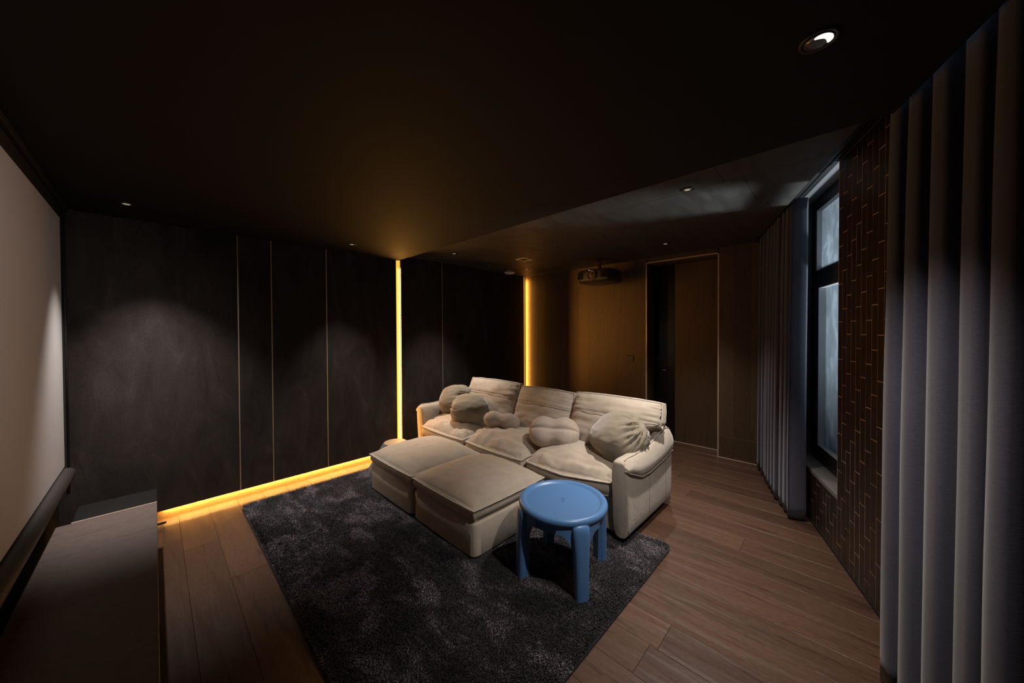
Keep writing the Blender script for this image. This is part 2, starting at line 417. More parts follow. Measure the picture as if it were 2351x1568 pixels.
# thin metal line around the doorway and along the floor
tr = B(); tr.box(XD-.004, XD+.006, 1.937, 1.950, 0, 2.425); tr.box(XD-.004, XD+.006, 1.074, 1.087, 0, 2.425); tr.box(XD-.004, XD+.006, 1.074, 1.950, 2.412, 2.425)
tr = tr.go('trim_2', m_rose); props(tr, kind='structure')
# reveals
rv = B(); rv.box(XD+.007, 4.915, 1.076, 1.088, 0, 2.412); rv.box(XD+.007, 4.915, 1.936, 1.948, 0, 2.412); rv.box(XD+.007, 4.915, 1.076, 1.948, 2.400, 2.412)
rv = rv.go('trim_3', m_veneer); props(rv, kind='structure')
d = B(); d.box(4.903, 4.93, 1.09, 1.935, .004, 2.398, .001); door = d.go('door_1', m_black); props(door, kind='structure')
b = B(); b.box(4.886, 4.903, 1.092, 1.655, .006, 2.396, .0015); b.go('door_panel', m_veneer, door)
b = B(); b.box(4.892, 4.903, 1.660, 1.934, .006, 2.396, .001); b.go('lock_panel', m_blackgloss, door)
b = B(); b.box(4.883, 4.892, 1.76, 1.855, .845, .985, .003); hp = b.go('handle_plate', mat('lock_grey', (.03, .03, .03), .3, .5), door)
b = B(); b.tube([(4.885, 1.835, .965), (4.845, 1.835, .965), (4.838, 1.825, .965), (4.838, 1.735, .965)], .0075); b.go('lever_handle', m_metal, door, smooth=True)
b = B(); b.box(4.884, 4.902, 1.092, 1.934, 0, .0055); b.go('threshold', m_rose, door)
# floor line trim along the door wall
b = B(); b.box(XD-.010, XD-.002, .52, 1.074, 0, .0035); o = b.go('trim_4', m_rose); props(o, kind='structure')
b = B(); b.box(4.874, 4.882, 1.09, 1.935, 0, .0035); o = b.go('trim_5', m_rose); props(o, kind='structure')
# light switch
b = B(); b.box(XD-.009, XD, 2.121, 2.217, 1.067, 1.154, .002); sw = b.go('light_switch', m_blackgloss, origin=(XD, 2.169, 1.11))
props(sw, 'black two-gang light switch on the wooden wall left of the doorway', 'switch')
for q in (2.127, 2.171):
    b = B(); b.box(XD-.0115, XD-.009, q, q+.040, 1.073, 1.148, .001); b.go('rocker', mat('rocker', (.02, .018, .016), .35), sw)

# screen wall
b = B(); b.box(XS-.12, XS, -1.6, 4.2, -.02, ZN+.02); o = b.go('wall_screen', m_black); props(o, kind='structure')

# right wall
JS, JE, SZ, HZ = 2.963, 3.85, .415, 2.60       # window opening
wr = B()
wr.box(-.8, JS, -.30, -.012, -.02, 2.75, T=rw); wr.box(JE, 4.9, -.30, -.012, -.02, 2.75, T=rw)
wr.box(JS, JE, -.30, -.012, -.02, SZ-.03, T=rw); wr.box(JS, JE, -.30, -.012, HZ, 2.75, T=rw)
wall_right = wr.go('wall_right', m_black); props(wall_right, kind='structure')
gr = B(); gr.box(1.0, JS-.001, -.0119, -.0010, .02, 2.60, T=rw); gr.box(JS-.001, 3.62, -.0119, -.0010, .02, SZ-.03, T=rw)
gr.go('grout_bed', m_grout, wall_right)
res = [.098, .017, .179]
for k in range(-13, 22):
    s0 = 2.348+.0609*k; s1 = s0+.0609; ph = res[k % 3]
    if s0 < 1.55 or s1 > 3.62: continue
    inwin = s0 > JS-.035
    z = ph-.2425
    while z < 2.59:
        a0, a1 = max(z, .02)+.0021, min(z+.2425, 2.598 if not inwin else SZ-.031)-.0021
        z += .2425
        if a1-a0 < .01: continue
        b = B(); off = rng.random()*.0008
        b.box(s0+.0021, s1-.0021 if not (s0 < JS < s1 and False) else JS, -.003, off, a0, a1, .0009, T=rw)
        c0 = RW((s0+s1)/2, 0, (a0+a1)/2)
        b.go('tile', m_tile, wall_right)
b = B(); b.box(1.0, 3.62, -.002, .004, 0, .019, T=rw); o = b.go('baseboard_right', m_black); props(o, kind='structure')
# window
wn = B()
D0, D1 = -.17, -.11
wn.box(JS, JE, D0, D1, SZ, SZ+.10, T=rw); wn.box(JS, JE, D0, D1, HZ-.10, HZ, T=rw)
wn.box(JS, JS+.018, D0, D1, SZ+.1, HZ-.1, T=rw); wn.box(JE-.10, JE, D0, D1, SZ+.1, HZ-.1, T=rw)
wn.box(JS+.018, JE-.10, D0, D1, 1.90, 2.00, T=rw)
window = wn.go('window_1', m_alu); props(window, kind='structure')
b = B()  # opening sash of the lower light
b.box(JE-.20, JE-.10, D0+.01, D1+.012, SZ+.1, 1.90, T=rw); b.box(JS+.018, JE-.2, D0+.01, D1+.012, SZ+.08, SZ+.135, T=rw); b.box(JS+.018, JE-.2, D0+.01, D1+.012, 1.85, 1.90, T=rw); b.box(JS+.018, JS+.034, D0+.01, D1+.012, SZ+.135, 1.85, T=rw)
b.go('sash_frame', m_alu, window)
b = B(); b.box(JS+.034, JE-.2, -.150, -.144, SZ+.135, 1.85, T=rw); b.go('glass_pane', m_glass, window)
b = B(); b.box(JS+.018, JE-.1, -.150, -.144, 2.00, HZ-.1, T=rw); b.go('glass_pane', m_glass, window)
m_bead = mat('light_bead', (.45, .45, .47), .4)
b = B(); b.box(JE-.204, JE-.194, -.144, D1+.010, SZ+.135, 1.85, T=rw); b.box(JE-.108, JE-.098, -.144, D1-.004, 2.0, HZ-.1, T=rw)
b.box(JS+.034, JS+.040, -.144, D1+.008, SZ+.135, 1.85, T=rw); b.box(JS+.018, JS+.024, -.144, D1-.004, 2.0, HZ-.1, T=rw)
b.box(JS+.034, JE-.2, -.144, D1+.010, SZ+.135, SZ+.140, T=rw); b.box(JS+.034, JE-.2, -.144, D1+.008, 1.845, 1.85, T=rw)
b.go('glazing_bead', m_bead, window)
b = B(); b.box(JS+.001, JE, -.11, .006, SZ-.03, SZ, .002, T=rw); b.go('window_sill', m_sill, window)
b = B(); b.box(JS, JE, -.11, -.001, HZ-.002, HZ+.02, T=rw); b.go('head_lining', mat('head_board', (.20, .20, .21), .5), window)
b = B(); b.box(JE-.004, JE+.01, -.11, -.001, SZ, HZ, T=rw); b.go('side_lining', mat('side_board', (.10, .10, .10), .5), window)
# daylight comes up from the bright ground outside through the window
area('window_daylight', RW(3.75, -2.2, -.6), (NX*1-TX*.35, NY-TY*.35, 1.1), .8, .6, 300, (.80, .90, .95), 'Z', 70)

# curtains
def pleat_curtain(name, s0, s1, zt, zb, dc, amp, pitch, label, seed, lead=None, top_amp=.6):
    n = int((s1-s0)/pitch*14); m_ = 26; r_ = random.Random(seed)
    ph = [0]; 
    root = empty(name, RW((s0+s1)/2, dc, zb), label, 'curtain', None)
    V = []; F = []
    base = []
    tt = [i/(n-1) for i in range(n)]
    nf = (s1-s0)/pitch
    wob = [r_.uniform(-.25, .25) for _ in range(int(nf)+3)]; am = [r_.uniform(.75, 1.2) for _ in range(int(nf)+3)]
    for j in range(m_+1):
        z = zb+(zt-zb)*j/m_; kk = 1-(1-top_amp)*(j/m_)**2
        for i in range(n):
            q = tt[i]*nf; a_ = int(q); fr = q-a_
            w = wob[a_]*(1-fr)+wob[a_+1]*fr; A = (am[a_]*(1-fr)+am[a_+1]*fr)*amp*kk
            ang = 2*pi*(q+w*.35)
            s_ = s0+(s1-s0)*tt[i]+.30*pitch*sin(2*ang)*.45
            d_ = dc+A*math.tanh(1.6*cos(ang))/math.tanh(1.6)+.004*noise.noise(Vector((s_*6, z*1.3, seed)))
            if lead:
                d_, s_ = lead(tt[i], d_, s_, z)
            V.append(RW(s_, d_, z))
    for j in range(m_):
        for i in range(n-1): a_ = j*n+i; F.append([a_, a_+1, a_+n+1, a_+n])
    o = mk('drape', V, F, m_curt, root, smooth=True)
    so = o.modifiers.new('thick', 'SOLIDIFY'); so.thickness = .003
    # sewn hem line near the bottom
    return root
pleat_curtain('curtain', 3.40, 4.56, 2.525, .018, .115, .048, .118, 'long grey curtain with tight folds hanging between the window and the wooden wall', 4)
pleat_curtain('curtain', .35, 2.012, 2.525, .018, .115, .052, .135, 'nearest long grey curtain with broad folds at the right edge', 9)
# flat leading flap of the far curtain
far = bpy.data.objects['curtain']
V = []; F = []
for j in range(27):
    z = .018+2.507*j/26
    for i in range(9):
        q = i/8; V.append(RW(3.40-.012*sin(pi*q)-.02*(j/26)*q*0, .155-.115*q+.003*sin(z*2), z))
for j in range(26):
    for i in range(8): a_ = j*9+i; F.append([a_, a_+1, a_+10, a_+9])
o = mk('leading_flap', V, F, m_curt, far, smooth=True); so = o.modifiers.new('thick', 'SOLIDIFY'); so.thickness = .004
# curtain track
b = B(); b.box(.3, 4.56, .10, .13, 2.53, 2.60, .003, T=rw); b.box(.3, 4.56, .045, .055, 2.575, 2.60, T=rw); tk = b.go('curtain_track', m_alu, origin=RW(2.5, .11, 2.66))
props(tk, 'long dark curtain rail in the ceiling pocket above the window', 'curtain rail')

# ================================================================== FITTINGS
def downlight(x, y, z, r, label, lit=0, tilt=(0, 0)):
    root = empty('downlight', (x, y, z), label, 'ceiling light', 'recessed ceiling downlights')
    b = B(); b.lathe([(r, 0), (r, -.004), (r*.88, -.006), (r*.80, -.003), (r*.76, -.0005)], (x, y, z), 28); b.go('rim', m_alu if not lit else mat('rim_dark', (.06, .05, .045), .4), root, smooth=True)
    b = B(); b.lathe([(r*.74, -.0052), (r*.5, -.0058)], (x, y, z+.0), 28); b.go('reflector', m_lampdim, root, smooth=True)
    b = B()
    if lit:
        # crescent of the lamp seen behind the baffle
        n = 14; V = []; F = []
        for i in range(n+1):
            a_ = radians(tilt[0])+radians(150)*(i/n-.5); tw = .30*(1-abs(2*i/n-1)**3)*r+.004
            for q in (0, 1):
                rr = r*.52+(tw if q else -tw)*.5; V += [(x+rr*cos(a_), y+rr*sin(a_), z-.0066), (x+rr*cos(a_), y+rr*sin(a_), z-.0090)]
        for i in range(n):
            k = 4*i; F += [[k, k+2, k+6, k+4], [k+1, k+5, k+7, k+3], [k, k+4, k+5, k+1], [k+2, k+3, k+7, k+6]]
        F += [[0, 1, 3, 2], [4*n, 4*n+2, 4*n+3, 4*n+1]]
        mk('lamp', V, F, m_lamp, root)
    else:
        b.lathe([(r*.42, -.006), (r*.2, -.0075)], (x, y, z), 16); b.go('lamp', mat('lamp_low', (.5, .45, .4), .4, emit=(1, .85, .7), estr=.25), root, smooth=True)
    return root
downlight(L1[0], L1[1], ZN, .045, 'recessed downlight nearest the projection screen, above the long suede wall')
downlight(L2[0], L2[1], ZN, .045, 'recessed downlight just left of the tall lit slot in the suede wall')
downlight(L3[0], L3[1], ZF, .045, 'recessed downlight in the amber-lit far ceiling right of the lit slot')
downlight(L4[0], L4[1], ZF, .045, 'recessed downlight in the far corner beside the round smoke detector')
downlight(R1[0], R1[1], ZN, .048, 'brightly lit recessed downlight with a white crescent lamp, upper right', 1, (235, 0))
downlight(R2[0], R2[1], ZF, .045, 'small recessed downlight in the daylit ceiling near the window curtain')
downlight(R3[0], R3[1], ZF, .045, 'recessed downlight in front of the doorway')
# square ceiling speaker frame
x, y = 3.50, 3.14
sq = empty('ceiling_vent', (x, y, ZF), 'small square ceiling fitting with a lit golden rim in front of the corner', 'ceiling fitting')
b = B(); h = .085
for (a0, a1, b0, b1) in ((-h, h, -h, -h+.018), (-h, h, h-.018, h), (-h, -h+.018, -h+.018, h-.018), (h-.018, h, -h+.018, h-.018)): b.box(x+a0, x+a1, y+b0, y+b1, ZF-.008, ZF, .001)
b.go('rim', mat('gold_rim', (.95, .75, .45), .45, 0), sq)
b = B(); b.box(x-h+.018, x+h-.018, y-h+.018, y+h-.018, ZF-.004, ZF); b.go('grille', m_black, sq)
# smoke detector
x, y = 3.97, 3.88
sd = empty('smoke_detector', (x, y, ZF), 'round off-white smoke detector under the ceiling by the suede alcove wall', 'smoke detector')
b = B(); b.lathe([(.055, 0), (.055, -.016), (.045, -.018)], (x, y, ZF), 28); b.go('base_plate', m_white, sd, smooth=True, auto=40)
b = B(); b.lathe([(.05, -.018), (.085, -.030), (.088, -.036), (.060, -.055), (.03, -.060), (.001, -.061)], (x, y, ZF), 32); b.go('sensor_cover', m_white, sd, smooth=True, auto=50)

# projector
px0, px1, py0, py1, pz0, pz1 = 4.0, 4.43, 2.16, 2.64, 2.15, 2.315
pr = empty('projector', (4.2, 2.40, 2.2), 'black ceiling-mounted video projector with a round lens, facing the screen', 'projector')
rings = []
def sup(cx, cy, hx, hy, z, e, n=48):
    o = []
    for i in range(n):
        a_ = 2*pi*i/n; c_, s_ = cos(a_), sin(a_)
        o.append((cx+hx*math.copysign(abs(c_)**(2/e), c_), cy+hy*math.copysign(abs(s_)**(2/e), s_), z))
    return o
cx, cy = (px0+px1)/2, (py0+py1)/2
for (z, k) in ((pz0-.006, .80), (pz0, .90), (pz0+.02, .985), (pz0+.04, 1), (pz1-.03, 1), (pz1-.012, .985), (pz1, .93), (pz1+.002, .8)):
    rings.append(sup(cx, cy, .215*k, .24*k, z, 7))
b = B(); b.loft(rings); b.go('body', m_proj, pr, smooth=True, auto=35)
b = B(); b.lathe([(.066, 0), (.070, -.02), (.066, -.028), (.058, -.028), (.054, -.012)], (px0+.004, 2.40, 2.235), 40, 'X'); b.go('lens_ring', mat('ring_gold', (.35, .25, .12), .25, .9), pr, smooth=True, auto=40)
b = B(); b.lathe([(.053, -.010), (.045, -.018), (.02, -.024), (.001, -.025)], (px0+.004, 2.40, 2.235), 32, 'X'); b.go('lens', m_lens, pr, smooth=True)
for (a0, a1) in ((2.175, 2.275), (2.53, 2.62)):
    b = B()
    for k in range(9):
        q = a0+(a1-a0)*k/9; b.box(px0-.003, px0+.01, q, q+.005, pz0+.045, pz1-.035)
    v_ = b.go('air_vent', m_black, pr)
b = B(); b.lathe([(.006, 0), (.006, -.004)], (px0+.002, 2.435, pz1-.012), 10, 'X'); b.go('indicator_light', m_bluelight, pr)
b = B(); b.box(px0-.002, px0+.006, 2.17, 2.63, pz0+.028, pz0+.033); b.go('front_trim', m_lampdim, pr)
b = B(); b.lathe([(.018, 0), (.018, .06)], (cx, cy, pz1), 16); b.box(cx-.07, cx+.07, cy-.012, cy+.012, pz1+.002, pz1+.012); b.box(cx-.012, cx+.012, cy-.09, cy+.09, pz1+.012, pz1+.020)
b.lathe([(.016, .06), (.016, ZF-pz1-.012), (.055, ZF-pz1-.012), (.055, ZF-pz1)], (cx, cy, pz1), 20); b.go('ceiling_mount', m_black, pr, smooth=True, auto=40)
for q, mm in ((.028, m_cable), (-.026, m_cable), (.0, m_black)):
    b = B(); b.tube([(cx-.03, cy+q, ZF), (cx-.045, cy+q*1.3, ZF-.04), (cx-.05, cy-q, ZF-.09), (cx-.03, cy+q*.3, ZF-.13), (cx-.02, cy, pz1+.004)], .004, 6); b.go('cable', mm, pr, smooth=True)

# projection screen
sc = empty('projection_screen', (-.42, 2.24, .58), 'large white projection screen with black border on the left wall', 'screen')
b = B(); b.box(-.428, -.42, .78, 3.70, .625, 2.258); b.go('screen_fabric', m_screen, sc)
b = B(); b.box(-.43, -.4185, .70, 3.78, 2.258, 2.33); b.box(-.43, -.4185, 3.70, 3.78, .58, 2.258); b.box(-.43, -.4185, .70, .78, .58, 2.258); b.box(-.43, -.4185, .78, 3.70, .58, .625); b.go('black_border', mat('border_black', (.006, .006, .006), .7), sc)
b = B(); b.tube([(-.405, .62, .585), (-.405, 3.66, .585)], .036, 20); b.go('weight_bar', mat('bar', (.035, .031, .029), .5), sc, smooth=True, auto=50)
b = B(); b.box(-.499, -.40, .60, 3.86, 2.335, ZN-.001, .004); b.go('housing', m_black, sc)
b = B(); b.tube([(-.42, 3.83, .40), (-.42, 3.83, 2.335)], .008, 8); b.go('guide_rod', m_alu, sc, smooth=True)
b = B(); b.box(-.498, -.445, .62, 3.84, .25, .50, .004); b.go('lower_case', m_black, sc)

# media cabinet
cb = empty('media_cabinet', (-.2, 2.1, 0), 'long low grey-brown wooden media cabinet under the projection screen', 'cabinet')
b = B(); b.box(-.395, 0, .95, 3.155, .395, .42, .0015); b.go('top', m_cab, cb)
b = B(); b.box(-.39, -.012, .96, 3.15, .06, .394); b.go('body', m_blackgloss, cb)
for k in range(3):
    y0 = .965+k*.655
    b = B(); b.box(-.012, -.002, y0, y0+.65, .07, .385, .002); b.go('door', m_cab, cb)
b = B(); b.box(-.36, -.06, 1.0, 3.1, 0, .06); b.go('plinth', m_black, cb)
b = B(); b.box(-.34, .0, 3.156, 3.163, .410, .4232); b.go('edge_highlight', m_rose, cb)  # thin bright strip stands for the highlight along the top's far edge
gp = empty('black_side_unit', (-.17, 3.3, 0), 'low black unit with flat top at the far end of the wooden cabinet', 'cabinet')
b = B(); b.box(-.34, 0, 3.166, 3.44, .408, .42, .0015); b.go('top', mat('black_top', (.009, .009, .009), .4), gp)
b = B(); b.box(-.335, -.005, 3.17, 3.435, .0, .407); b.go('body', m_black, gp)
b = B(); b.box(.0, .045, 3.80, 3.815, .018, .03); b.tube([(.0, 3.81, .024), (.05, 3.81, .024)], .006); b.go('cable_stub', m_black, gp)

# conical drum behind the ottomans
x, y = 1.85, 3.60
dr = empty('conical_pouf', (x, y, 0), 'low grey conical pouf with tan top between the ottoman and lit slot', 'pouf')
b = B(); b.lathe([(.28, .0), (.282, .01), (.185, .175), (.183, .178)], (x, y, 0), 40); b.go('lower_skirt', m_grey, dr, smooth=True, auto=50)
b = B(); b.lathe([(.182, .179), (.181, .182), (.125, .270), (.120, .275)], (x, y, 0), 40); b.go('upper_skirt', m_grey, dr, smooth=True, auto=50)
b = B(); b.lathe([(.119, .273), (.119, .277), (.001, .2775)], (x, y, 0), 40); b.go('top', m_top, dr)

# ================================================================== RUG
RX0, RX1, RY0, RY1 = .50, 2.47, .85, 3.72
rug = empty('shag_rug', (1.5, 2.3, 0), 'deep-pile charcoal shag rug under the sofa, ottomans and blue stool', 'rug')
m_rugb = mat('rug_backing', (.012, .011, .012), .95)
pts = []
rc = .07
for (cx, cy, a0) in ((RX1-rc, RY1-rc, 0), (RX0+rc, RY1-rc, 90), (RX0+rc, RY0+rc, 180), (RX1-rc, RY0+rc, 270)):
    for i in range(7): a_ = radians(a0+15*i); pts.append((cx+rc*cos(a_), cy+rc*sin(a_)))
v, f = sprism(pts, .0005, .012, 0); mk('backing', v, f, m_rugb, rug)
m_pile = mat('shag_pile', (.05, .047, .052), .6, spec=.4, sheen=.1); t = NT(m_pile)
p1 = t.noise(t.coord(), 150, 2, .6); p2 = t.noise(t.coord((1.6, .9, 1), (0, 0, .5)), 3.2, 5, .62, .6)
c1 = t.ramp(p1, [(.36, (.006, .005, .0065)), (.52, (.028, .025, .030)), (.66, (.23, .205, .235))])
c2 = t.ramp(p2, [(.38, (.25, .25, .27)), (.52, (.80, .77, .80)), (.62, (2.9, 2.8, 2.8))])  # pale and dark patches put the pile's directional sheen into the colour
t.l(t.mix(1.0, c1, c2, 'MULTIPLY'), t.b.inputs['Base Color'])
rs = np.random.RandomState(4)
N = 430000
X = rs.uniform(RX0+.01, RX1-.01, N); Y = rs.uniform(RY0+.01, RY1-.01, N)
keep = ~((X > 1.50) & (X < 2.40) & (Y > 1.78) & (Y < 3.2)) & ~((X > 2.34) & (Y > 1.2)) 
dx = np.minimum(X-RX0, RX1-X); dy = np.minimum(Y-RY0, RY1-Y)
keep &= ~((dx < rc) & (dy < rc) & ((rc-dx)**2+(rc-dy)**2 > rc*rc))
X = X[keep]; Y = Y[keep]; N = len(X)
bigang = 1.9*np.sin(X*2.3+1.2*np.sin(Y*1.7))+1.5*np.cos(Y*2.9+X)
ang = bigang+rs.normal(0, 1.1, N)
clump = .5+.5*np.sin(X*95+3*np.sin(Y*41))*np.sin(Y*88+3*np.sin(X*37)); H = rs.uniform(.010, .018, N)+.007*clump; lean = rs.uniform(.25, 1.1, N)
ex = np.clip(1-np.minimum(X-RX0, RX1-X)/.03, 0, 1)*np.sign(X-(RX0+RX1)/2)*.012; ey = np.clip(1-np.minimum(Y-RY0, RY1-Y)/.03, 0, 1)*np.sign(Y-(RY0+RY1)/2)*.012
under = ((X > 1.39) & (X < 2.42) & (Y > 1.67) & (Y < 3.30)) | ((X > 2.22) & (Y > 1.02)); H = np.where(under, .009, H)
w = rs.uniform(.0011, .0022, N); wa = rs.uniform(0, pi, N)
ux, uy = np.cos(wa)*w, np.sin(wa)*w
dxl, dyl = np.cos(ang), np.sin(ang)
z0 = np.full(N, .008)
V = np.zeros((N, 5, 3))
V[:, 0] = np.stack([X-ux, Y-uy, z0], 1); V[:, 1] = np.stack([X+ux, Y+uy, z0], 1)
mx = X+dxl*H*lean*.35+ex*.6; my = Y+dyl*H*lean*.35+ey*.6; mz = z0+H*.62
V[:, 2] = np.stack([mx+ux*.8, my+uy*.8, mz], 1); V[:, 3] = np.stack([mx-ux*.8, my-uy*.8, mz], 1)
V[:, 4] = np.stack([X+dxl*H*lean+ex*1.5, Y+dyl*H*lean+ey*1.5, z0+H*(.95-.35*lean*.5)], 1)
V[:, :, :] -= np.array([1.5, 2.3, 0])
me = bpy.data.meshes.new('pile'); me.vertices.add(N*5); me.vertices.foreach_set('co', V.reshape(-1))
base = (np.arange(N)*5)[:, None]
quad = base+np.array([[0, 1, 2, 3]]); tri = base+np.array([[3, 2, 4]])
loops = np.concatenate([quad, tri], 1).reshape(-1)
me.loops.add(N*7); me.loops.foreach_set('vertex_index', loops.astype(np.int32))
ls = np.stack([np.arange(N)*7, np.arange(N)*7+4], 1).reshape(-1)
me.polygons.add(N*2); me.polygons.foreach_set('loop_start', ls.astype(np.int32)); me.polygons.foreach_set('loop_total', np.tile([4, 3], N).astype(np.int32))
me.update(calc_edges=True); me.materials.append(m_pile)
po = bpy.data.objects.new('pile', me); COL.objects.link(po); po.parent = rug; po['kind'] = 'stuff'
RZ = .014   # height at which furniture feet rest in the pile

# ================================================================== CUSHIONS AND SOFA
def nz(x, y, z): return noise.noise(Vector((x, y, z)))
def cushion_mesh(lx, ly, zb, ze, crown, bulge, n=40, corner=.10, wr=.006, seed=0, puck=.004, m_side=8, tuck=.02, edge_fn=None, sag=None):
    """returns verts (local, centred), faces, edge ring at ze"""
    V = []; F = []
    def mapxy(u, v):
        k = corner
        return lx/2*u*sqrt(1-k*v*v*u*u), ly/2*v*sqrt(1-k*u*u*v*v)
    g = [-cos(pi*i/n)*.55+(-1+2*i/n)*.45 for i in range(n+1)]
    for i in range(n+1):
        for j in range(n+1):
            u, v = g[i], g[j]; x, y = mapxy(u, v)
            e = max(abs(u), abs(v))
            c = ((1-abs(u)**3.2)*(1-abs(v)**3.2))**.55
            z = ze+crown*c
            ed = 4*(e**6)*(1-e**8)   # puckers that run in from the welt
            tcoord = (v if abs(u) > abs(v) else u)
            z += wr*nz(x*7+seed, y*7, seed)*min(1, c*2)+wr*.8*nz(x*22+seed, y*9, 3+seed)*min(1, c*2)
            z += puck*ed*nz(tcoord*16*max(lx, ly)/.8, seed*3.1, (1 if abs(u) > abs(v) else 2))
            if sag: z += sag(u, v)
            V.append((x, y, z))
    idx = lambda i, j: i*(n+1)+j
    for i in range(n):
        for j in range(n): F.append([idx(i, j), idx(i+1, j), idx(i+1, j+1), idx(i, j+1)])
    ring = [idx(i, 0) for i in range(n)]+[idx(n, j) for j in range(n)]+[idx(i, n) for i in range(n, 0, -1)]+[idx(0, j) for j in range(n, 0, -1)]
    R = len(ring); prev = ring; er = [V[k] for k in ring]
    for s_ in range(1, m_side+1):
        t_ = s_/m_side; z = ze+(zb-ze)*t_; off = bulge*sin(pi*t_)-tuck*t_**3-.006*min(1, 8*t_*(1-t_)+.0)
        cur = []
        for q, k in enumerate(ring):
            x, y, zz = V[k]; r_ = sqrt((x/lx)**2+(y/ly)**2)*2
            nx_, ny_ = (x/(lx/2))**5, (y/(ly/2))**5; l_ = sqrt(nx_**2+ny_**2) or 1
            o_ = off+.003*nz(q*.16, t_*2, seed)
            cur.append(len(V)); V.append((x+nx_/l_*o_, y+ny_/l_*o_, z+(zz-ze)*(1-t_)))
        for q in range(R): F.append([prev[(q+1) % R], prev[q], cur[q], cur[(q+1) % R]][::-1])
        prev = cur
    F.append(prev[::-1])
    F = [f_[::-1] if False else f_ for f_ in F]
    return V, F, er
def place(V, T): return [T(Vector(p)) for p in V]
def add_cushion(name, T, parent, m, pm, pr_=.0055, wob=.0035, seed=0, seams=(), **kw):
    V, F, er = cushion_mesh(seed=seed, **kw)
    o = mk(name, place(V, T), F, m, parent, smooth=True)
    me_ = o.data
    cx_, cy_ = kw['lx']/2, kw['ly']/2
    pts = []
    for q, p in enumerate(er):
        k = 1+.006/max(cx_, cy_)
        pts.append(T(Vector((p[0]*k, p[1]*k, p[2]+.001+wob*nz(q*.45, seed, 1)))))
    b = B(); b.tube(pts, pr_, 7, closed=True); b.go('piping', pm, o, smooth=True)
    for (fx, lo, hi) in seams:
        cr = kw['crown']; pts = []
        for i in range(41):
            v_ = lo+(hi-lo)*i/40; c_ = max(0, (1-abs(fx)**3.2)*(1-abs(v_)**3.2))**.55
            pts.append(T(Vector((kw['lx']/2*fx, kw['ly']/2*v_*.995, kw['ze']+cr*c_+.0005+.0015*nz(i*.3, seed, 5)))))
        b = B(); b.tube(pts, .003, 6); b.go('seam', pm, o, smooth=True)
    return o

sofa = empty('sofa', (2.7, 2.42, .02), 'long beige fabric three-seat sofa with piped cushions on the shag rug', 'sofa')
# base and back frame
b = B(); b.box(2.29, 3.04, 1.19, 3.66, .045, .30, .012); b.go('base', m_sofa, sofa)
for (x, y) in ((2.36, 1.14), (3.0, 1.14), (2.36, 3.70), (3.0, 3.70), (2.36, 2.42), (3.0, 2.42)):
    b = B(); b.lathe([(.022, 0), (.026, .035)], (x, y, RZ-.01 if x < 2.45 else 0), 12); b.go('foot', m_black, sofa)
rings = []
b = B(); b.box(2.93, 3.09, 1.10, 3.75, .05, .70, .03); b.go('back_frame', m_sofa, sofa, smooth=True, auto=50)
# seat cushions
seat_y = [(1.185, 1.985), (2.005, 2.80), (2.82, 3.625)]
for k, (a0, a1) in enumerate(seat_y):
    x0 = 2.185 if k else 2.20; x1 = 2.88; cx, cy = (x0+x1)/2, (a0+a1)/2
    def T(p, cx=cx, cy=cy, k=k):
        # the front edge drops on to the ottoman, right end lifted against the arm
        fr = max(0, -(p.x)/.35)
        return Vector((cx+p.x+(.06*max(0, -p.y/.4)*fr if k == 0 else 0), cy+p.y, p.z-.035*fr*fr+(.03*max(0, -p.y/.4)*fr if k == 0 else 0)))
    add_cushion('seat_cushion', T, sofa, m_sofa, m_pipe, lx=x1-x0, ly=a1-a0, zb=.305, ze=.410, crown=.115, bulge=.014, n=44, wr=.022, puck=.016, corner=.09, seed=k*5+2, tuck=.015)
# back cushions: local x = down the face, y = along the sofa, z = out of the face
back_y = [(1.045, 1.865), (1.880, 2.585), (2.600, 3.44)]
for k, (a0, a1) in enumerate(back_y):
    lean = radians(70); hgt = .50
    top = Vector((2.815, 0, .925 if k != 1 else .905)); dn = Vector((-cos(lean), 0, -sin(lean))); out = Vector((-sin(lean), 0, cos(lean)))
    def T(p, a0=a0, a1=a1, k=k, top=top, dn=dn, out=out, hgt=hgt):
        q = top+dn*(p.x+hgt/2)+out*(p.z); e_ = -.012*(p.y/((a1-a0)/2))**2*0
        hw = (a1-a0)/2; f_ = max(0, min(1, (.76-q.z)/.10)); f_ = f_*f_*(3-2*f_); sh = 0
        if k == 0 and p.y < 0: sh = .16*f_*(-p.y/hw)
        if k == 2 and p.y > 0: sh = -.02*f_*(p.y/hw)
        return Vector((q.x, (a0+a1)/2+p.y+sh, q.z+e_))
    add_cushion('back_cushion', T, sofa, m_sofa, m_pipe, lx=hgt, ly=a1-a0, zb=-.13, ze=-.02, crown=.095, bulge=.03, n=44, wr=.009, puck=.012, corner=.07, seed=k*3+11, tuck=.03, seams=((-.28, -.985, .985),), sag=lambda u, v: -.010*math.exp(-((u+.28)/.05)**2))
# strap behind the right back cushion
for q in (0, .018):
    b = B(); b.tube([(2.885+q, 1.058, .895), (2.905+q, 1.062, .83), (2.92+q*.5, 1.066, .77), (2.90+q*1.5, 1.07, .69)], .0035, 6); b.go('tie_strap', m_pipe, sofa, smooth=True)
